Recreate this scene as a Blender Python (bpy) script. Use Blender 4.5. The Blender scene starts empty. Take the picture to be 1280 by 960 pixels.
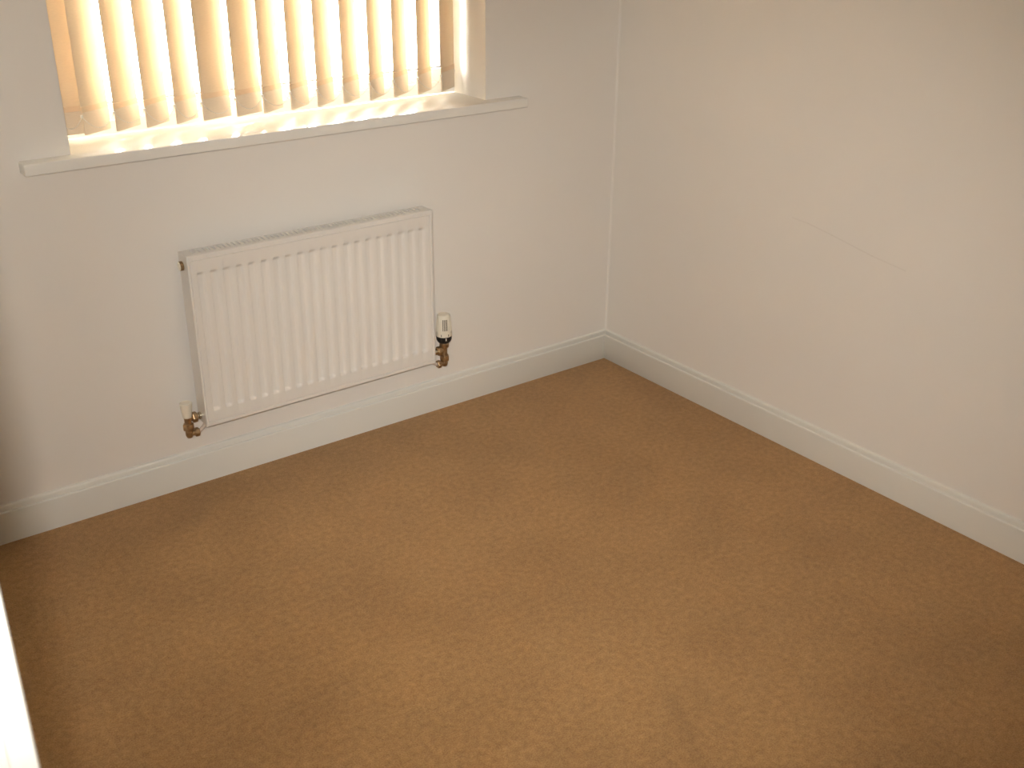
import bpy, bmesh, math, random
from mathutils import Matrix, Vector

random.seed(4)
SC = bpy.context.scene
COL = SC.collection

# ------------------------------------------------------------------ camera
CAM_POS = Vector((-2.32104, -2.56181, 1.49167))
YAW, PITCH, ROLL, FPX = 0.645126, 0.435352, 0.007538, 1376.48
fw = Vector((math.sin(YAW) * math.cos(PITCH), math.cos(YAW) * math.cos(PITCH), -math.sin(PITCH)))
rt = Vector((math.cos(YAW), -math.sin(YAW), 0))
up = rt.cross(fw)
r2 = rt * math.cos(ROLL) + up * math.sin(ROLL)
u2 = -rt * math.sin(ROLL) + up * math.cos(ROLL)
CAM_ROT = Matrix((r2, u2, -fw)).transposed()
cam_data = bpy.data.cameras.new('camera')
cam = bpy.data.objects.new('camera', cam_data)
COL.objects.link(cam)
cam.matrix_world = Matrix.Translation(CAM_POS) @ CAM_ROT.to_4x4()
cam_data.sensor_width = 36
cam_data.lens = FPX / 1280 * 36
cam_data.clip_start = 0.02
cam_data.dof.use_dof = True
cam_data.dof.focus_distance = 2.75
cam_data.dof.aperture_fstop = 15.0
SC.camera = cam

# ------------------------------------------------------------------ sky, flash, exposure
world = bpy.data.worlds.new('bright_overcast_sky')
SC.world = world
world.use_nodes = True
wn = world.node_tree.nodes
wn['Background'].inputs['Color'].default_value = (1.0, 0.95, 0.87, 1)
wn['Background'].inputs['Strength'].default_value = 90.0

FLASH_POS = CAM_POS - r2 * 0.034 + u2 * 0.045
FLASH_RGB = (0.915, 0.860, 0.785)
def flash_beam(name, px, py, watts, cone):
    """the camera's flash: overlapping lobes of its reflector, all from the same tube beside the lens"""
    d = bpy.data.lights.new(name, 'SPOT')
    o = bpy.data.objects.new(name, d)
    COL.objects.link(o)
    o.location = FLASH_POS
    aim = fw + r2 * ((px - 640) / FPX) - u2 * ((py - 480) / FPX)
    o.rotation_euler = aim.to_track_quat('-Z', 'Y').to_euler()
    d.energy = watts
    d.color = FLASH_RGB
    d.spot_size = math.radians(cone)
    d.spot_blend = 1.0
    d.shadow_soft_size = 0.014
flash_beam('flash_beam_right', 960, 500, 56, 58)
flash_beam('flash_beam_centre', 790, 425, 112, 58)
flash_beam('flash_beam_left', 130, 430, 102, 58)
flash_beam('flash_beam_wide', 300, 500, 8, 110)

SC.view_settings.view_transform = 'Standard'
SC.view_settings.look = 'None'
SC.view_settings.gamma = 1
SC.view_settings.use_curve_mapping = False
SC.view_settings.exposure = 0.0
SC.cycles.max_bounces = 12
SC.cycles.diffuse_bounces = 6
SC.cycles.transmission_bounces = 8
SC.cycles.transparent_max_bounces = 12
SC.cycles.use_denoising = True

# ------------------------------------------------------------------ materials
def new_mat(name, color=(0.8, 0.8, 0.8), rough=0.5, metal=0.0, spec=0.5):
    m = bpy.data.materials.new(name)
    m.use_nodes = True
    b = m.node_tree.nodes['Principled BSDF']
    b.inputs['Base Color'].default_value = (*color, 1)
    b.inputs['Roughness'].default_value = rough
    b.inputs['Metallic'].default_value = metal
    b.inputs['Specular IOR Level'].default_value = spec
    return m

def N(m, kind, **kw):
    n = m.node_tree.nodes.new(kind)
    for k, v in kw.items():
        setattr(n, k, v)
    return n

def L(m, a, b):
    m.node_tree.links.new(a, b)

def math_node(m, op, a, b=None, c=None, clamp=False):
    n = N(m, 'ShaderNodeMath', operation=op, use_clamp=clamp)
    for i, v in enumerate((a, b, c)):
        if v is None:
            continue
        if isinstance(v, (int, float)):
            n.inputs[i].default_value = v
        else:
            L(m, v, n.inputs[i])
    return n.outputs[0]

def noise(m, scale, detail=2.0, rough=0.5, coord=None):
    if coord is None:
        coord = N(m, 'ShaderNodeTexCoord').outputs['Object']
    n = N(m, 'ShaderNodeTexNoise')
    n.inputs['Scale'].default_value = scale
    n.inputs['Detail'].default_value = detail
    n.inputs['Roughness'].default_value = rough
    L(m, coord, n.inputs['Vector'])
    return n.outputs['Fac']

def ramp(m, fac, stops):
    n = N(m, 'ShaderNodeValToRGB')
    el = n.color_ramp.elements
    while len(el) > 1:
        el.remove(el[-1])
    el[0].position, el[0].color = stops[0][0], (*stops[0][1], 1)
    for p, c in stops[1:]:
        e = el.new(p)
        e.color = (*c, 1)
    L(m, fac, n.inputs['Fac'])
    return n.outputs['Color']

def mix_color(m, fac, a, b, mode='MIX'):
    n = N(m, 'ShaderNodeMix', data_type='RGBA', blend_type=mode)
    for sock, v in ((n.inputs['Factor'], fac), (n.inputs['A'], a), (n.inputs['B'], b)):
        if isinstance(v, (int, float)):
            sock.default_value = v
        elif isinstance(v, tuple):
            sock.default_value = (*v, 1)
        else:
            L(m, v, sock)
    return n.outputs['Result']

def bump(m, height, strength, dist):
    n = N(m, 'ShaderNodeBump')
    n.inputs['Strength'].default_value = strength
    n.inputs['Distance'].default_value = dist
    L(m, height, n.inputs['Height'])
    L(m, n.outputs['Normal'], m.node_tree.nodes['Principled BSDF'].inputs['Normal'])

def seg_distance(m, a, b):
    """distance from the shaded point (object space) to the segment a-b"""
    a, b = Vector(a), Vector(b)
    co = N(m, 'ShaderNodeTexCoord').outputs['Object']
    pa = N(m, 'ShaderNodeVectorMath', operation='SUBTRACT')
    L(m, co, pa.inputs[0]); pa.inputs[1].default_value = a
    ba = b - a
    dot = N(m, 'ShaderNodeVectorMath', operation='DOT_PRODUCT')
    L(m, pa.outputs[0], dot.inputs[0]); dot.inputs[1].default_value = ba / ba.length_squared
    h = math_node(m, 'ADD', dot.outputs['Value'], 0.0, clamp=True)
    sc = N(m, 'ShaderNodeVectorMath', operation='SCALE')
    sc.inputs[0].default_value = ba; L(m, h, sc.inputs['Scale'])
    df = N(m, 'ShaderNodeVectorMath', operation='DISTANCE')
    L(m, pa.outputs[0], df.inputs[0]); L(m, sc.outputs[0], df.inputs[1])
    return df.outputs['Value']

def line_mask(m, a, b, width):
    d = seg_distance(m, a, b)
    n = N(m, 'ShaderNodeMapRange', interpolation_type='SMOOTHSTEP')
    L(m, d, n.inputs['Value'])
    n.inputs['From Min'].default_value = 0
    n.inputs['From Max'].default_value = width
    n.inputs['To Min'].default_value = 1
    n.inputs['To Max'].default_value = 0
    return n.outputs['Result']

WALL_RGB = (0.80, 0.775, 0.735)

def wall_material(name, scuffs=()):
    m = new_mat(name, WALL_RGB, 0.62, spec=0.3)
    base = ramp(m, noise(m, 2.3, 3), [(0.3, tuple(c * 0.985 for c in WALL_RGB)), (0.7, tuple(min(1, c * 1.01) for c in WALL_RGB))])
    for a, b, w, k in scuffs:
        f = math_node(m, 'MULTIPLY', line_mask(m, a, b, w), k)
        base = mix_color(m, f, base, (0.42, 0.37, 0.32))
    L(m, base, m.node_tree.nodes['Principled BSDF'].inputs['Base Color'])
    bump(m, noise(m, 420, 3), 0.12, 0.001)
    return m

M_WALL = wall_material('magnolia_white_emulsion')
M_WALL_R = wall_material('magnolia_white_emulsion_scuffed', [
    ((0, -0.722, 0.6565), (0, -0.775, 0.6535), 0.0028, 0.12),
    ((0, -0.775, 0.6535), (0, -0.855, 0.6415), 0.0026, 0.16),
    ((0, -0.855, 0.6415), (0, -0.983, 0.6194), 0.0026, 0.17),
    ((0, -0.983, 0.6194), (0, -1.084, 0.6080), 0.0028, 0.14)])
M_CEIL = new_mat('white_ceiling_paint', (0.82, 0.81, 0.78), 0.8, spec=0.2)
M_GLOSS = new_mat('white_satin_woodwork_paint', (0.765, 0.765, 0.725), 0.32, spec=0.5)
bump(M_GLOSS, noise(M_GLOSS, 60, 2), 0.03, 0.001)
M_SILL = new_mat('white_gloss_sill_paint', (0.83, 0.82, 0.78), 0.17, spec=0.35)
M_UPVC = new_mat('white_upvc', (0.85, 0.85, 0.84), 0.25)
M_GASKET = new_mat('grey_rubber_gasket', (0.10, 0.10, 0.10), 0.7)
M_RAD = new_mat('white_radiator_enamel', (0.765, 0.74, 0.70), 0.30, spec=0.45)
M_RAD_IN = new_mat('grey_convector_steel', (0.10, 0.105, 0.10), 0.6)
M_PLASTIC = new_mat('cream_white_plastic', (0.81, 0.76, 0.645), 0.35)
M_BLACK = new_mat('black_plastic', (0.012, 0.012, 0.013), 0.38)
M_SLOT = new_mat('grey_moulded_slot', (0.13, 0.12, 0.105), 0.6)
M_PIPE = new_mat('painted_copper_pipe', (0.66, 0.55, 0.47), 0.35)
M_CHROME = new_mat('nickel_plated_brass', (0.68, 0.62, 0.48), 0.25, metal=1.0)
M_BEAD = new_mat('white_chain_plastic', (0.78, 0.76, 0.72), 0.4)
M_PAVING = new_mat('pale_paving', (0.55, 0.53, 0.50), 0.9)

M_BRASS = new_mat('tarnished_brass', (0.45, 0.30, 0.16), 0.36, metal=0.85)
L(M_BRASS, ramp(M_BRASS, noise(M_BRASS, 90, 3), [(0.3, (0.30, 0.19, 0.10)), (0.7, (0.56, 0.40, 0.23))]),
  M_BRASS.node_tree.nodes['Principled BSDF'].inputs['Base Color'])

# beige cut pile carpet: grain, tuft shade, brushed patches and a few old dents
M_CARPET = new_mat('beige_cut_pile_carpet', (0.36, 0.22, 0.10), 0.95, spec=0.05)
co = N(M_CARPET, 'ShaderNodeTexCoord').outputs['Object']
c_fine = ramp(M_CARPET, noise(M_CARPET, 330, 3, 0.65, co),
              [(0.30, (0.301, 0.165, 0.060)), (0.5, (0.409, 0.238, 0.095)), (0.72, (0.510, 0.316, 0.137))])
c_mid = ramp(M_CARPET, noise(M_CARPET, 70, 4, 0.6, co), [(0.32, (0.83, 0.80, 0.77)), (0.68, (1.12, 1.13, 1.14))])
c_big = ramp(M_CARPET, noise(M_CARPET, 3.6, 5, 0.62, co), [(0.34, (0.90, 0.885, 0.87)), (0.62, (1.05, 1.05, 1.05))])
c = mix_color(M_CARPET, 1.0, mix_color(M_CARPET, 1.0, c_fine, c_mid, 'MULTIPLY'), c_big, 'MULTIPLY')
for a, b, w, k in [((-1.0236, -1.371, 0), (-1.144, -1.617, 0), 0.03, 0.16), ((-0.955, -1.37, 0), (-0.985, -1.43, 0), 0.04, 0.14)]:
    f = math_node(M_CARPET, 'MULTIPLY', line_mask(M_CARPET, a, b, w), k)
    c = mix_color(M_CARPET, f, c, (0.13, 0.07, 0.03))
L(M_CARPET, c, M_CARPET.node_tree.nodes['Principled BSDF'].inputs['Base Color'])
M_CARPET.node_tree.nodes['Principled BSDF'].inputs['Sheen Weight'].default_value = 0.15
M_CARPET.node_tree.nodes['Principled BSDF'].inputs['Sheen Roughness'].default_value = 0.6
hsum = math_node(M_CARPET, 'ADD', noise(M_CARPET, 330, 3, 0.65, co), math_node(M_CARPET, 'MULTIPLY', noise(M_CARPET, 70, 3, 0.6, co), 0.8))
bump(M_CARPET, hsum, 0.55, 0.006)

def fabric(name, front, through, mixf):
    m = bpy.data.materials.new(name)
    m.use_nodes = True
    nt = m.node_tree
    nt.nodes.remove(nt.nodes['Principled BSDF'])
    d = N(m, 'ShaderNodeBsdfDiffuse'); t = N(m, 'ShaderNodeBsdfTranslucent'); mx = N(m, 'ShaderNodeMixShader')
    co = N(m, 'ShaderNodeTexCoord').outputs['Object']
    mp = N(m, 'ShaderNodeMapping'); mp.inputs['Scale'].default_value = (1, 1, 14)
    L(m, co, mp.inputs['Vector'])
    w = noise(m, 90, 3, 0.6, mp.outputs['Vector'])
    L(m, ramp(m, w, [(0.3, tuple(v * 0.95 for v in front)), (0.7, tuple(min(1, v * 1.04) for v in front))]), d.inputs['Color'])
    L(m, ramp(m, w, [(0.3, tuple(v * 0.94 for v in through)), (0.7, tuple(min(1, v * 1.05) for v in through))]), t.inputs['Color'])
    mx.inputs[0].default_value = mixf
    L(m, d.outputs[0], mx.inputs[1]); L(m, t.outputs[0], mx.inputs[2])
    L(m, mx.outputs[0], nt.nodes['Material Output'].inputs['Surface'])
    return m

M_SLAT = fabric('cream_blind_fabric', (0.80, 0.68, 0.52), (0.91, 0.74, 0.50), 0.118)
M_WEIGHT = fabric('cream_hem_over_weight', (0.76, 0.66, 0.54), (0.85, 0.58, 0.36), 0.022)
M_HEM = fabric('cream_double_hem', (0.78, 0.62, 0.45), (0.88, 0.58, 0.30), 0.06)

M_GLASS = bpy.data.materials.new('clear_window_glass')
M_GLASS.use_nodes = True
_nt = M_GLASS.node_tree
_nt.nodes.remove(_nt.nodes['Principled BSDF'])
_t = N(M_GLASS, 'ShaderNodeBsdfTransparent'); _g = N(M_GLASS, 'ShaderNodeBsdfGlossy'); _m = N(M_GLASS, 'ShaderNodeMixShader')
_f = N(M_GLASS, 'ShaderNodeFresnel'); _f.inputs['IOR'].default_value = 1.3
_t.inputs['Color'].default_value = (0.97, 0.98, 0.97, 1); _g.inputs['Roughness'].default_value = 0.0
L(M_GLASS, _f.outputs[0], _m.inputs[0]); L(M_GLASS, _t.outputs[0], _m.inputs[1]); L(M_GLASS, _g.outputs[0], _m.inputs[2])
L(M_GLASS, _m.outputs[0], _nt.nodes['Material Output'].inputs['Surface'])

# ------------------------------------------------------------------ helpers
def link(name, bm, mat, parent=None, smooth=False, loc=None):
    me = bpy.data.meshes.new(name)
    bmesh.ops.recalc_face_normals(bm, faces=bm.faces)
    bm.to_mesh(me); bm.free()
    for mm in (mat if isinstance(mat, (list, tuple)) else [mat]):
        me.materials.append(mm)
    if smooth:
        for p in me.polygons:
            p.use_smooth = True
    o = bpy.data.objects.new(name, me)
    COL.objects.link(o)
    if parent:
        o.parent = parent
    if loc is not None:
        o.location = loc
    return o

def structure(o):
    o['kind'] = 'structure'
    return o

def empty(name, loc=(0, 0, 0)):
    o = bpy.data.objects.new(name, None)
    o.empty_display_size = 0.05
    o.location = loc
    COL.objects.link(o)
    return o

def tag(o, label, cat, group=None):
    o['label'] = label; o['category'] = cat
    if group:
        o['group'] = group
    return o

def box(bm, x0, x1, y0, y1, z0, z1):
    v = [bm.verts.new((x, y, z)) for x in (x0, x1) for y in (y0, y1) for z in (z0, z1)]
    fs = []
    for f in ((0, 1, 3, 2), (4, 6, 7, 5), (0, 4, 5, 1), (2, 3, 7, 6), (0, 2, 6, 4), (1, 5, 7, 3)):
        fs.append(bm.faces.new([v[i] for i in f]))
    return v, fs

def bevel_all(bm, w, seg=2, edges=None):
    bmesh.ops.bevel(bm, geom=list(edges if edges is not None else bm.edges), offset=w, segments=seg, profile=0.5, affect='EDGES', clamp_overlap=True)

def rbox(x0, x1, y0, y1, z0, z1, w=0.002, seg=2):
    bm = bmesh.new()
    box(bm, x0, x1, y0, y1, z0, z1)
    bmesh.ops.recalc_face_normals(bm, faces=bm.faces)
    bevel_all(bm, w, seg)
    return bm

def lathe(bm, prof, origin, axis='z', seg=28, hexa=False):
    """prof: list of (radius, distance along the axis)"""
    ax = {'z': (Vector((1, 0, 0)), Vector((0, 1, 0)), Vector((0, 0, 1))),
          'x': (Vector((0, 1, 0)), Vector((0, 0, 1)), Vector((1, 0, 0))),
          'y': (Vector((0, 0, 1)), Vector((1, 0, 0)), Vector((0, 1, 0)))}[axis]
    n = 6 if hexa else seg
    o = Vector(origin)
    rings = []
    for r, h in prof:
        if r <= 1e-6:
            rings.append([bm.verts.new(o + ax[2] * h)])
        else:
            rings.append([bm.verts.new(o + ax[2] * h + (ax[0] * math.cos(2 * math.pi * i / n) + ax[1] * math.sin(2 * math.pi * i / n)) * r) for i in range(n)])
    for a, b in zip(rings, rings[1:]):
        for i in range(n):
            j = (i + 1) % n
            if len(a) == 1 and len(b) == 1:
                continue
            if len(a) == 1:
                bm.faces.new((a[0], b[i], b[j]))
            elif len(b) == 1:
                bm.faces.new((a[i], b[0], a[j]))
            else:
                bm.faces.new((a[i], b[i], b[j], a[j]))

def tube(bm, pts, r, n=10, cap=True):
    pts = [Vector(p) for p in pts]
    rings = []
    ref = Vector((0.13, 0.21, 0.97)).normalized()
    for i, p in enumerate(pts):
        t = (pts[min(i + 1, len(pts) - 1)] - pts[max(i - 1, 0)]).normalized()
        a = t.cross(ref).normalized(); b = t.cross(a)
        rings.append([bm.verts.new(p + (a * math.cos(2 * math.pi * k / n) + b * math.sin(2 * math.pi * k / n)) * r) for k in range(n)])
    for A, B in zip(rings, rings[1:]):
        for k in range(n):
            bm.faces.new((A[k], B[k], B[(k + 1) % n], A[(k + 1) % n]))
    if cap:
        bm.faces.new(rings[0]); bm.faces.new(rings[-1])

def shade_auto(o, deg=35):
    for p in o.data.polygons:
        p.use_smooth = True
    bm = bmesh.new(); bm.from_mesh(o.data)
    for e in bm.edges:
        if len(e.link_faces) == 2 and e.calc_face_angle(0) > math.radians(deg):
            e.smooth = False
    bm.to_mesh(o.data); bm.free()
    return o

# ------------------------------------------------------------------ room shell
XL = -2.273          # left wall, room face (the doorway with the camera is in it)
YF = -3.15           # front wall
ZC = 2.38
WX0, WX1, WZ0, WZ1 = -1.6387, -0.4935, 0.909, 2.12     # window recess
TH = 0.24
DY0, DY1, DZ = -2.872, -2.112, 2.02                    # door lining faces

bm = bmesh.new(); box(bm, -3.55, 0.15, YF - 0.1, 0.0, -0.08, 0.0)
structure(link('floor', bm, M_CARPET))
bm = bmesh.new(); box(bm, -3.55, 0.15, YF - 0.1, 0.0, ZC, ZC + 0.1)
structure(link('ceiling', bm, M_CEIL))

bm = bmesh.new()
box(bm, XL - 0.1, WX0, 0, TH, -0.08, ZC + 0.1)
box(bm, WX1, 0.15, 0, TH, -0.08, ZC + 0.1)
box(bm, WX0, WX1, 0, TH, -0.08, WZ0 - 0.027)
box(bm, WX0, WX1, 0, TH, WZ1, ZC + 0.1)
structure(link('wall_back', bm, M_WALL))
bm = bmesh.new(); box(bm, 0, 0.15, YF - 0.1, 0, 0.0, ZC)
structure(link('wall_right', bm, M_WALL_R))
bm = bmesh.new()
box(bm, XL - 0.1, XL, DY1 + 0.027, 0, 0.0, ZC)
box(bm, XL - 0.1, XL, YF, DY0 - 0.027, 0.0, ZC)
box(bm, XL - 0.1, XL, DY0 - 0.027, DY1 + 0.027, DZ + 0.027, ZC)
structure(link('wall_left', bm, M_WALL))
bm = bmesh.new(); box(bm, XL - 0.1, 0, YF - 0.1, YF, 0.0, ZC)
structure(link('wall_front', bm, M_WALL))
# the landing the photographer stands on
bm = bmesh.new()
box(bm, -3.55, -3.45, YF - 0.1, 0.0, 0.0, ZC)
box(bm, -3.45, XL - 0.1, -0.1, 0.0, 0.0, ZC)
box(bm, -3.45, XL - 0.1, YF - 0.1, YF, 0.0, ZC)
structure(link('wall_landing', bm, M_WALL))
# ground far below the window (the room is upstairs)
bm = bmesh.new(); box(bm, -30, 30, 0.6, 60, -2.9, -2.8)
structure(link('ground', bm, M_PAVING))

# baseboards: flat board, step, ogee
SK = [(0.015, 0.0), (0.015, 0.0795), (0.0143, 0.0818), (0.0125, 0.0832), (0.0095, 0.0838), (0.0088, 0.0865), (0.0086, 0.0905),
      (0.0074, 0.0945), (0.0050, 0.0972), (0.0020, 0.0985), (0.0, 0.0985)]

def baseboard(name, a, b, inward, m0, m1):
    """a->b along the wall; m0/m1 mitre at the ends (profile depth is taken off there)"""
    a, b, inward = Vector(a), Vector(b), Vector(inward)
    t = (b - a).normalized()
    bm = bmesh.new()
    A = [bm.verts.new(a + inward * d + t * (d * m0) + Vector((0, 0, z))) for d, z in SK]
    B = [bm.verts.new(b + inward * d - t * (d * m1) + Vector((0, 0, z))) for d, z in SK]
    A.append(bm.verts.new(a)); B.append(bm.verts.new(b))
    n = len(A)
    for i in range(n):
        j = (i + 1) % n
        bm.faces.new((A[i], A[j], B[j], B[i]))
    bm.faces.new(A); bm.faces.new(B)
    return structure(shade_auto(link(name, bm, M_GLOSS), 50))

baseboard('baseboard_back', (XL, 0, 0), (0, 0, 0), (0, -1, 0), 1, 1)
baseboard('baseboard_right', (0, 0, 0), (0, YF, 0), (-1, 0, 0), 1, 1)
baseboard('baseboard_left', (XL, DY1 + 0.071, 0), (XL, 0, 0), (1, 0, 0), 0, 1)
baseboard('baseboard_front', (0, YF, 0), (XL, YF, 0), (0, 1, 0), 1, 1)

# filler bead down the corner
bm = bmesh.new()
prof = [(0, 0), (-0.0045, 0), (-0.0028, -0.0012), (-0.0012, -0.0028), (0, -0.0045)]
A = [bm.verts.new((x, y, 0.0985)) for x, y in prof]; B = [bm.verts.new((x, y, ZC)) for x, y in prof]
for i in range(5):
    bm.faces.new((A[i], A[(i + 1) % 5], B[(i + 1) % 5], B[i]))
bm.faces.new(A); bm.faces.new(B)
structure(link('trim_1', bm, M_WALL, smooth=False))

# ------------------------------------------------------------------ doorway around the photographer
door = structure(empty('door_1', (XL, DY1, 0)))
LP = Matrix.Translation((-XL, -DY1, 0))

def part(name, bm, mat, root, smooth=False):
    o = link(name, bm, mat, root, smooth)
    o.location = -Vector(root.location)
    return o

bm = bmesh.new()
for y0, y1 in ((DY1, DY1 + 0.027), (DY0 - 0.027, DY0)):
    box(bm, XL - 0.1, XL, y0, y1, 0, DZ)
box(bm, XL - 0.1, XL, DY0 - 0.027, DY1 + 0.027, DZ, DZ + 0.027)
part('lining', bm, M_GLOSS, door)
bm = bmesh.new()
for y0, y1 in ((DY1 - 0.012, DY1), (DY0, DY0 + 0.012)):
    box(bm, XL - 0.075, XL - 0.042, y0, y1, 0, DZ - 0.012)
box(bm, XL - 0.075, XL - 0.042, DY0, DY1, DZ - 0.012, DZ)
part('door_stop', bm, M_GLOSS, door)
AP = [(0.0, 0.0), (0.0, 0.0125), (0.003, 0.0138), (0.012, 0.0138), (0.018, 0.0115), (0.040, 0.0165), (0.058, 0.018), (0.063, 0.015), (0.064, 0.0)]
def casing(name, face, sign):
    for k, (ya, s) in enumerate(((DY1 + 0.006, 1), (DY0 - 0.006, -1))):
        bm = bmesh.new()
        A = [bm.verts.new((face + sign * d, ya + s * w, 0)) for w, d in AP]
        B = [bm.verts.new((face + sign * d, ya + s * w, DZ + 0.006 + w)) for w, d in AP]
        n = len(A)
        for i in range(n):
            bm.faces.new((A[i], A[(i + 1) % n], B[(i + 1) % n], B[i]))
        bm.faces.new(A); bm.faces.new(B)
        part(name, bm, M_GLOSS, door)
    bm = bmesh.new()
    A = [bm.verts.new((face + sign * d, DY0 - 0.006 - w, DZ + 0.006 + w)) for w, d in AP]
    B = [bm.verts.new((face + sign * d, DY1 + 0.006 + w, DZ + 0.006 + w)) for w, d in AP]
    n = len(A)
    for i in range(n):
        bm.faces.new((A[i], A[(i + 1) % n], B[(i + 1) % n], B[i]))
    bm.faces.new(A); bm.faces.new(B)
    part(name, bm, M_GLOSS, door)
casing('architrave', XL, 1)
casing('architrave', XL - 0.1, -1)

# ------------------------------------------------------------------ window
FY0, FY1 = 0.155, 0.225
win = structure(empty('window_1', ((WX0 + WX1) / 2, FY0, WZ0)))
def frame_ring(x0, x1, z0, z1, w, wb, y0, y1, bev):
    bm = bmesh.new()
    vo = [(x0, z0), (x1, z0), (x1, z1), (x0, z1)]
    vi = [(x0 + w, z0 + wb), (x1 - w, z0 + wb), (x1 - w, z1 - w), (x0 + w, z1 - w)]
    R = [[bm.verts.new((x, y, z)) for x, z in ring] for y in (y0, y1) for ring in (vo, vi)]
    fo, fi, bo, bi = R
    for i in range(4):
        j = (i + 1) % 4
        bm.faces.new((fo[i], fo[j], fi[j], fi[i])); bm.faces.new((bo[i], bi[i], bi[j], bo[j]))
        bm.faces.new((fi[i], fi[j], bi[j], bi[i])); bm.faces.new((fo[i], bo[i], bo[j], fo[j]))
    bmesh.ops.recalc_face_normals(bm, faces=bm.faces)
    if bev:
        bevel_all(bm, bev, 2, [e for e in bm.edges if all(abs(v.co.y - y0) < 1e-6 for v in e.verts)])
    return bm
part('window_frame', frame_ring(WX0, WX1, WZ0, WZ1, 0.022, 0.036, FY0, FY1, 0.004), M_UPVC, win)
part('sash', frame_ring(WX0 + 0.017, WX1 - 0.017, WZ0 + 0.031, WZ1 - 0.017, 0.018, 0.040, FY0 + 0.004, FY1 - 0.006, 0.004), M_UPVC, win)
part('gasket', frame_ring(WX0 + 0.0345, WX1 - 0.0345, WZ0 + 0.0705, WZ1 - 0.0345, 0.0025, 0.0030, FY0 + 0.018, FY0 + 0.03, 0), M_GASKET, win)
bm = bmesh.new(); box(bm, WX0 + 0.026, WX1 - 0.026, FY0 + 0.026, FY0 + 0.05, WZ0 + 0.062, WZ1 - 0.026)
part('glass_pane', bm, M_GLASS, win)

# sill board: T-shaped with horns past the reveal, rounded nosing
bm = bmesh.new()
out = [(-1.752, -0.042), (-0.373, -0.042), (-0.373, 0.0), (WX1, 0.0), (WX1, FY0), (WX0, FY0), (WX0, 0.0), (-1.752, 0.0)]
zt, zb = WZ0, WZ0 - 0.027
T = [bm.verts.new((x, y, zt)) for x, y in out]; Bt = [bm.verts.new((x, y, zb)) for x, y in out]
bm.faces.new(T); bm.faces.new(Bt)
for i in range(8):
    bm.faces.new((T[i], T[(i + 1) % 8], Bt[(i + 1) % 8], Bt[i]))
bmesh.ops.recalc_face_normals(bm, faces=bm.faces)
def on_nose(e):
    a, b = (v.co for v in e.verts)
    if abs(a.z - b.z) > 1e-6:
        return a.y < -0.04
    return (a.y < -0.04 and b.y < -0.04) or (abs(a.x - b.x) < 1e-6 and (a.x < -1.75 or a.x > -0.374))
bevel_all(bm, 0.0032, 3, [e for e in bm.edges if on_nose(e)])
sill = shade_auto(part('sill', bm, M_SILL, win), 40)

# ------------------------------------------------------------------ vertical blind
SLAT_W = 0.089
Z_BOT, Z_TOP = 0.930, 2.055
BY = 0.080                                   # room-side edge of the slats
lefts = [-1.630, -1.5794, -1.5051, -1.4323, -1.3583, -1.2906, -1.2023, -1.1292, -1.0524, -0.9761, -0.8994, -0.8191, -0.7443, -0.6666, -0.5900]
angles = [3, 31, 33, 34, 34, 17, 21, 32, 33, 34, 33, 35, 33, 33, 32]
blind = tag(empty('vertical_blind', ((WX0 + WX1) / 2, BY + 0.02, Z_BOT)),
            'cream fabric vertical blind with weighted slats, hanging inside the bright window recess', 'blind')
BO = Vector(blind.location)

def slat_mesh():
    """one fabric vane, local x across, z up from its bottom edge; slight bow and a turned hem over the weight"""
    bm = bmesh.new()
    nx = 8
    th = 0.0006
    rows = [0.064, 0.30, 0.60, 0.90, Z_TOP - Z_BOT]
    def bow(u):
        return -0.0022 * (1 - (2 * u - 1) ** 2)
    F = [[bm.verts.new((SLAT_W * i / nx, bow(i / nx) - th / 2, z)) for i in range(nx + 1)] for z in rows]
    Bk = [[bm.verts.new((SLAT_W * i / nx, bow(i / nx) + th / 2, z)) for i in range(nx + 1)] for z in rows]
    for r in range(len(rows) - 1):
        for i in range(nx):
            bm.faces.new((F[r][i], F[r][i + 1], F[r + 1][i + 1], F[r + 1][i]))
            bm.faces.new((Bk[r][i], Bk[r + 1][i], Bk[r + 1][i + 1], Bk[r][i + 1]))
        for i in (0, nx):
            bm.faces.new((F[r][i], F[r + 1][i], Bk[r + 1][i], Bk[r][i]))
    for i in range(nx):
        bm.faces.new((F[-1][i], F[-1][i + 1], Bk[-1][i + 1], Bk[-1][i]))
        bm.faces.new((F[0][i], F[0][i + 1], Bk[0][i + 1], Bk[0][i]))
    return bm

first = None
slats = []
for k, (lx, a) in enumerate(zip(lefts, angles)):
    if first is None:
        s = link('slat', slat_mesh(), M_SLAT, blind, smooth=True)
        shade_auto(s, 40)
        bw = link('bottom_weight', rbox(0.0015, SLAT_W - 0.0015, -0.0030, 0.0014, 0.0, 0.052, 0.0012, 2), M_WEIGHT, s)
        bw['label'] = 'flat stiffening weight sewn into the slat hem'
        hm = link('hem', rbox(0.0004, SLAT_W - 0.0004, -0.0026, 0.0010, 0.0515, 0.0648, 0.0008, 1), M_HEM, s)
        cl = []
        for xx in (-0.0006, SLAT_W + 0.0006):
            bm = bmesh.new(); box(bm, xx - 0.0016, xx + 0.0016, -0.0035, 0.0020, 0.040, 0.047)
            cl.append(link('chain_clip', bm, M_BEAD, s))
        first = (s, [bw, hm] + cl)
    else:
        s = first[0].copy(); COL.objects.link(s); s.parent = blind
        for ch in first[1]:
            c2 = ch.copy(); COL.objects.link(c2); c2.parent = s
    y0 = BY + (0.024 if k == 0 else 0.0)
    s.location = Vector((lx, y0, Z_BOT)) - BO
    s.rotation_euler = (0, 0, math.radians(a))
    slats.append((Vector((lx, y0, Z_BOT)), math.radians(a)))

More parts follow.
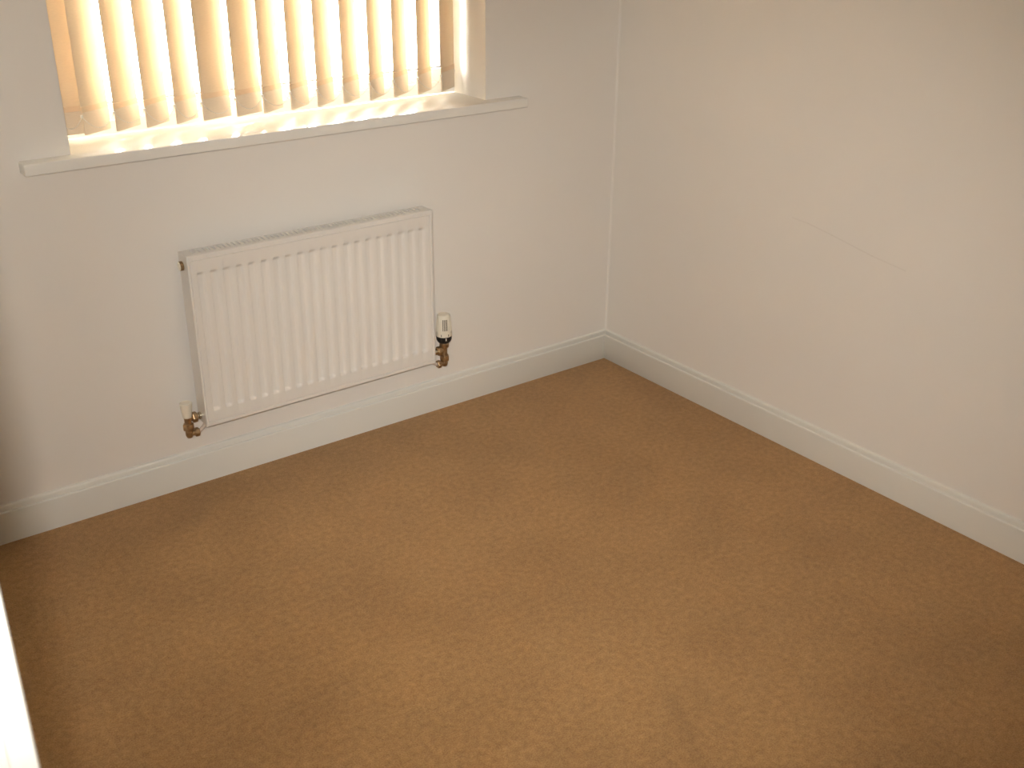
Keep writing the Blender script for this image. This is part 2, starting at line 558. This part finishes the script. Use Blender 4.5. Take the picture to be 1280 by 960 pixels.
bead_me = None
def chain(p, q, sag, bulge):
    """bead chain hanging from p to q"""
    global bead_me
    p, q = Vector(p), Vector(q)
    pts = []
    n = 60
    for i in range(n + 1):
        t = i / n
        w = 4 * t * (1 - t)
        pts.append(p.lerp(q, t) + Vector((0, -bulge * w, -sag * w)))
    bm = bmesh.new()
    tube(bm, pts[::3], 0.00035, 4, True)
    acc, step, prev = 0.0, 0.0046, pts[0]
    nxt = 0.0
    for c in pts:
        acc += (c - prev).length; prev = c
        if acc >= nxt:
            nxt += step
            bmesh.ops.create_icosphere(bm, subdivisions=1, radius=0.00135, matrix=Matrix.Translation(c))
    return bm

for k in range(len(slats) - 1):
    (pa, aa), (pb, ab) = slats[k], slats[k + 1]
    zc = 0.0435
    fa = pa + Vector((-0.0006, -0.0036, zc)); fb = pb + Vector((-0.0006, -0.0036, zc))
    part('chain', chain(fa, fb, 0.029 + random.uniform(-.004, .003), 0.003), M_BEAD, blind)
    ra = pa + Vector((math.cos(aa) * (SLAT_W + .0006), math.sin(aa) * SLAT_W + 0.003, zc))
    rb = pb + Vector((math.cos(ab) * (SLAT_W + .0006), math.sin(ab) * SLAT_W + 0.003, zc))
    part('chain', chain(ra, rb, 0.029 + random.uniform(-.004, .003), -0.003), M_BEAD, blind)

hr = part('headrail', rbox(WX0 + 0.006, WX1 - 0.006, BY - 0.01, BY + 0.045, Z_TOP + 0.012, Z_TOP + 0.058, 0.003), M_UPVC, blind)
for p0, a0 in slats:
    cx, cy = p0.x + math.cos(a0) * SLAT_W / 2, p0.y + math.sin(a0) * SLAT_W / 2
    bm = bmesh.new()
    box(bm, cx - 0.006, cx + 0.006, cy - 0.0025, cy + 0.0025, Z_TOP - 0.02, Z_TOP + 0.014)
    part('hanger', bm, M_BEAD, blind)

# ------------------------------------------------------------------ radiator
RX0, RX1, RZ0, RZ1 = -1.4346, -0.7346, 0.1933, 0.6511
RYF, RYB = -0.085, -0.030
rad = tag(empty('radiator', ((RX0 + RX1) / 2, RYB, RZ0)),
          'white steel panel radiator with vertical flutes and slotted top grille, mounted under the window', 'radiator')

def front_panel():
    """pressed face: rim groove round the edge and twenty recessed flutes, as one height field"""
    IN_T, IN_B, IN_L, IN_R = 0.0125, 0.0115, 0.0055, 0.0085
    G = 0.0022
    FT, FB = 0.6085, 0.2335
    pitch, fw_, sl, dep = 0.03333, 0.0215, 0.0030, 0.0062
    sr = 0.0085
    f0 = -1.4135
    xs = {RX0: 0, RX0 + 0.0016: 0, RX1: 0, RX1 - 0.0016: 0}
    def flute(x):
        for i in range(20):
            d = x - (f0 + i * pitch)
            if 0 <= d <= fw_:
                return min(1.0, d / sl, (fw_ - d) / sr)
        return 0.0
    X = [RX0, RX0 + 0.0016, RX0 + IN_L - G / 2, RX0 + IN_L, RX0 + IN_L + G / 2, RX1 - IN_R - G / 2, RX1 - IN_R, RX1 - IN_R + G / 2, RX1 - 0.0016, RX1]
    for i in range(20):
        a = f0 + i * pitch
        X += [a, a + sl * .3, a + sl * .7, a + sl, a + fw_ - sr, a + fw_ - sr * .7, a + fw_ - sr * .3, a + fw_]
    X = sorted(set(round(v, 6) for v in X))
    capl = 0.011
    Z = [RZ0, RZ0 + 0.0016, RZ0 + IN_B - G / 2, RZ0 + IN_B, RZ0 + IN_B + G / 2, RZ1 - IN_T - G / 2, RZ1 - IN_T, RZ1 - IN_T + G / 2, RZ1 - 0.0016, RZ1]
    Z += [FB, FB + capl * .25, FB + capl * .5, FB + capl * .75, FB + capl, FT - capl, FT - capl * .75, FT - capl * .5, FT - capl * .25, FT, 0.34, 0.45, 0.54]
    Z = sorted(set(round(v, 6) for v in Z))
    sm = lambda t: t * t * (3 - 2 * t)
    def height(x, z):
        y = RYF
        gx = min(abs(x - (RX0 + IN_L)), abs(x - (RX1 - IN_R))); gz = min(abs(z - (RZ0 + IN_B)), abs(z - (RZ1 - IN_T)))
        inx = RX0 + IN_L - 1e-6 <= x <= RX1 - IN_R + 1e-6; inz = RZ0 + IN_B - 1e-6 <= z <= RZ1 - IN_T + 1e-6
        if (gx < 1e-5 and inz) or (gz < 1e-5 and inx):
            return y + 0.0022
        if inx and inz:
            fz = 0.0
            if FB <= z <= FT:
                fz = min(1.0, min(z - FB, FT - z) / capl)
            y += dep * sm(flute(x)) * sm(fz)
        else:
            e = min(x - RX0, RX1 - x, z - RZ0, RZ1 - z)
            if e < 1e-5:
                y += 0.0014
        return y
    bm = bmesh.new()
    V = [[bm.verts.new((x, height(x, z), z)) for x in X] for z in Z]
    for r in range(len(Z) - 1):
        for c_ in range(len(X) - 1):
            bm.faces.new((V[r][c_], V[r][c_ + 1], V[r + 1][c_ + 1], V[r + 1][c_]))
    # returned edge and back sheet
    loop = V[0] + [V[r][-1] for r in range(1, len(Z))] + V[-1][-2::-1] + [V[r][0] for r in range(len(Z) - 2, 0, -1)]
    back = [bm.verts.new((v.co.x, RYF + 0.014, v.co.z)) for v in loop]
    n = len(loop)
    for i in range(n):
        bm.faces.new((loop[i], loop[(i + 1) % n], back[(i + 1) % n], back[i]))
    bm.faces.new(back)
    return bm
shade_auto(part('front_panel', front_panel(), M_RAD, rad), 28)

# side panels: pressed steel covers with a folded rear lip
for xa, s in ((RX0, 1), (RX1, -1)):
    bm = bmesh.new()
    x_in = xa + s * 0.0022
    box(bm, min(xa + s * .0004, x_in), max(xa + s * .0004, x_in), RYF + 0.0145, RYB, RZ0 + 0.004, RZ1 - 0.0005)
    box(bm, min(xa + s * .0023, xa + s * 0.012), max(xa + s * .0023, xa + s * 0.012), RYB - 0.0015, RYB, RZ0 + 0.004, RZ1 - 0.001)
    part('side_panel', bm, M_RAD, rad)

# top grille: rim plus one bar per slot
GZ = RZ1 - 0.0008
gy0, gy1 = RYF + 0.0145, RYB
bm = bmesh.new()
box(bm, RX0 + 0.003, RX1 - 0.003, gy0, gy0 + 0.0065, GZ - 0.0018, GZ)
box(bm, RX0 + 0.003, RX1 - 0.003, gy1 - 0.0065, gy1, GZ - 0.0018, GZ)
box(bm, RX0 + 0.003, RX0 + 0.024, gy0 + 0.0065, gy1 - 0.0065, GZ - 0.0018, GZ)
box(bm, RX1 - 0.024, RX1 - 0.003, gy0 + 0.0065, gy1 - 0.0065, GZ - 0.0018, GZ)
box(bm, RX0 + 0.003, RX1 - 0.003, gy1 - 0.0012, gy1, GZ - 0.016, GZ - 0.0018)
grille = part('top_grille', bm, M_RAD, rad)
nb = 50
xa, xb = RX0 + 0.024, RX1 - 0.024
bar_me = None
for i in range(1, nb):
    x = xa + (xb - xa) * i / nb
    if bar_me is None:
        bm = bmesh.new(); box(bm, -0.0038, 0.0038, gy0 + 0.0060, gy1 - 0.0060, GZ - 0.0014, GZ - 0.0002)
        b0 = link('grille_bar', bm, M_RAD, grille); bar_me = b0.data
    else:
        b0 = bpy.data.objects.new('grille_bar', bar_me); COL.objects.link(b0); b0.parent = grille
    b0.location = (x, 0, 0)
# convector fins behind the panel, seen dark through the slots
bm = bmesh.new()
xx = RX0 + 0.03
path = []
while xx < RX1 - 0.03:
    path += [(xx, RYF + 0.016), (xx + 0.004, RYB - 0.006), (xx + 0.012, RYB - 0.006), (xx + 0.016, RYF + 0.016)]
    xx += 0.0245
lo = [bm.verts.new((x, y, RZ0 + 0.03)) for x, y in path]; hi = [bm.verts.new((x, y, RZ1 - 0.05)) for x, y in path]
for i in range(len(path) - 1):
    bm.faces.new((lo[i], lo[i + 1], hi[i + 1], hi[i]))
part('convector_fin', bm, M_RAD_IN, rad)
# blanking plug and air vent on the end tappings
for xa, s in ((RX0, -1), (RX1, 1)):
    bm = bmesh.new()
    lathe(bm, [(0, 0.0), (0.0112, 0.0), (0.0118, s * 0.001), (0.0118, s * 0.007), (0.0108, s * 0.0082), (0.0105, s * 0.0082)], (xa, -0.052, 0.6205), 'x', 28)
    pl = part('blanking_plug', bm, M_BRASS, rad, True); shade_auto(pl, 35)
    pl['label'] = 'round brass end plug'
    bm = bmesh.new()
    lathe(bm, [(0.0105, s * 0.0078), (0.0102, s * 0.0092), (0.0075, s * 0.0105), (0.0045, s * 0.0108), (0.004, s * 0.0095), (0, s * 0.0095)], (xa, -0.052, 0.6205), 'x', 28)
    pc = link('plug_cap', bm, M_PLASTIC, pl, True); shade_auto(pc, 35)

# wall brackets hidden behind the panel hold it off the wall
for x in (RX0 + 0.13, RX1 - 0.13):
    bm = bmesh.new(); box(bm, x - 0.02, x + 0.02, RYB - 0.002, 0.0, 0.30, 0.56)
    part('wall_bracket', bm, M_RAD, rad)

# ------------------------------------------------------------------ radiator valves
VY = -0.047
def union_nut(bm, origin, axis, r, length, s=1):
    lathe(bm, [(0, 0), (r * .9, 0), (r, s * length * .12), (r, s * length * .88), (r * .9, s * length), (0, s * length)], origin, axis, hexa=True)

def valve_body(root, x, zt, zarm, znut, zbot, s, arm_end):
    """brass angle valve; s=+1: the radiator lies at +x"""
    bm = bmesh.new()
    lathe(bm, [(0, zt), (0.0098, zt), (0.0105, zt - 0.004), (0.0092, zt - 0.007), (0.0088, znut + 0.012), (0.0095, znut + 0.010), (0.0090, znut - 0.010),
               (0.0098, znut - 0.013), (0.0098, zbot + 0.008), (0.0075, zbot + 0.002), (0.004, zbot), (0, zbot)][::-1], (x, VY, 0), 'z', 24)
    lathe(bm, [(0, 0), (0.0085, 0), (0.0075, s * 0.006), (0.0075, s * 0.020), (0, s * 0.020)], (x, VY, zarm), 'x', 20)
    b = part('valve_body', bm, M_BRASS, root); shade_auto(b, 40)
    bm = bmesh.new(); union_nut(bm, (x + s * 0.0115, VY, zarm), 'x', 0.0142, 0.0135, s)
    bevel_all(bm, 0.0007, 1); part('union_nut', bm, M_BRASS, root)
    bm = bmesh.new()
    x1 = x + s * 0.0245
    lathe(bm, [(0, 0), (0.0075, 0), (0.0075, s * 0.004), (0.0098, s * 0.005), (0.0098, arm_end - x1 - s * 0.0006), (0, arm_end - x1 - s * 0.0006)], (x1, VY, zarm), 'x', 20)
    t = part('tail_piece', bm, M_CHROME, root); shade_auto(t, 40)
    bm = bmesh.new(); union_nut(bm, (x, VY, znut - 0.009), 'z', 0.0146, 0.018)
    bevel_all(bm, 0.0010, 1); part('body_nut', bm, M_BRASS, root)
    zp = zbot + 0.011
    bm = bmesh.new(); union_nut(bm, (x + s * 0.014, VY, zp), 'x', 0.0118, 0.012, s)
    lathe(bm, [(0, 0), (0.0075, 0), (0.0075, s * 0.016), (0, s * 0.016)], (x, VY, zp), 'x', 18)
    part('compression_nut', bm, M_BRASS, root)
    bm = bmesh.new()
    pts = [(x + s * 0.02, VY, zp), (x + s * 0.030, VY, zp + 0.003)]
    for i in range(1, 9):
        a = i / 8 * math.pi / 2
        pts.append((x + s * (0.030 + 0.028 * math.sin(a)), VY + 0.028 * (1 - math.cos(a)), zp + 0.003 + 0.018 * math.sin(a)))
    pts.append((x + s * 0.058, 0.012, zp + 0.024))
    tube(bm, pts, 0.0050, 12)
    part('pipe', bm, M_PIPE, root, True)['label'] = 'small pale pipe running into the wall'

# lockshield valve, left end
lv = tag(empty('lockshield_valve', (-1.4695, VY, 0.1606)),
         'brass lockshield valve with tapered white cap at the lower left radiator corner', 'valve')
valve_body(lv, -1.4695, 0.222, 0.2135, 0.1905, 0.1590, 1, RX0 + 0.002)
bm = bmesh.new()
x, z = -1.4695, 0.2185
lathe(bm, [(0, 0), (0.0112, 0), (0.0117, 0.002), (0.0160, 0.0375), (0.0158, 0.0398), (0.0146, 0.0405), (0.0140, 0.0395), (0.0, 0.0392)], (x, VY, z), 'z', 32)
shade_auto(part('cap', bm, M_PLASTIC, lv), 40)['label'] = 'tapered white plastic cap'

# thermostatic valve, right end
tv = tag(empty('thermostatic_valve', (-0.6800, VY, 0.1560)),
         'thermostatic radiator valve with ribbed white head and black collar at the right radiator end', 'valve')
xv = -0.6805
valve_body(tv, xv, 0.2215, 0.2090, 0.1835, 0.1560, -1, RX1 - 0.002)
bm = bmesh.new()
lathe(bm, [(0, 0.2180), (0.0130, 0.2180), (0.0140, 0.2198), (0.0140, 0.2325), (0.0132, 0.2340), (0, 0.2340)], (xv, VY, 0), 'z', 24)
shade_auto(part('lock_ring', bm, M_BRASS, tv), 40)
bm = bmesh.new()
lathe(bm, [(0, 0.2335), (0.0158, 0.2335), (0.0185, 0.2360), (0.0215, 0.2410), (0.0226, 0.2450), (0.0228, 0.2555), (0, 0.2555)], (xv, VY, 0), 'z', 36)
col = shade_auto(part('collar', bm, M_BLACK, tv), 40)
col['label'] = 'black collar with a white setting mark'
vd = (Vector((CAM_POS.x, CAM_POS.y, 0)) - Vector((xv, VY, 0))).normalized()      # marks face the room, a touch left
def radial_box(ang, r0, r1, w, z0, z1, tilt=0.0):
    d = Vector((math.cos(ang), math.sin(ang), 0)); t = Vector((-d.y, d.x, 0))
    bm = bmesh.new()
    v = []
    for r, zz in ((r0, z0), (r1, z0), (r1 + tilt, z1), (r0 + tilt, z1)):
        for sgn in (-1, 1):
            v.append(bm.verts.new(Vector((xv, VY, zz)) + d * r + t * (sgn * w / 2)))
    for f in ((0, 2, 3, 1), (4, 5, 7, 6), (0, 6, 4, 2), (1, 3, 5, 7), (2, 4, 5, 3), (0, 1, 7, 6)):
        bm.faces.new([v[i] for i in f])
    return bm
face = math.atan2(vd.y, vd.x) + 0.25
mk = link('setting_mark', radial_box(face + .03, 0.0215, 0.0232, 0.0028, 0.2450, 0.2530), M_PLASTIC, col)
mk['label'] = 'white setting mark'
bm = bmesh.new()
lathe(bm, [(0, 0.2552), (0.0230, 0.2552), (0.0233, 0.2570), (0.0194, 0.3165), (0.0180, 0.3205), (0.0145, 0.3222),
           (0.0128, 0.3216), (0, 0.3216)], (xv, VY, 0), 'z', 48)
head = shade_auto(part('valve_head', bm, M_PLASTIC, tv), 40)
head['label'] = 'ribbed white thermostatic head'
for k in range(18):
    a = face + (k - 9) * 2 * math.pi / 18 - .08
    # moulded ribs round the grip, with a plain window panel of slots facing the room
    if abs(k - 9) <= 1:
        continue
    link('rib', radial_box(a, 0.0200, 0.0234, 0.0036, 0.272, 0.3120, -0.0030), M_PLASTIC, head)
for k in range(4):
    a = face + (k - 1.9) * 0.19
    link('slot', radial_box(a, 0.0195, 0.02255, 0.0021, 0.276, 0.3100, -0.00225), M_SLOT, head)
for k in (-1, 1):
    link('printed_mark', radial_box(face + k * 0.48 - .1, 0.0215, 0.0237, 0.0020, 0.2580, 0.2645), M_SLOT, head)
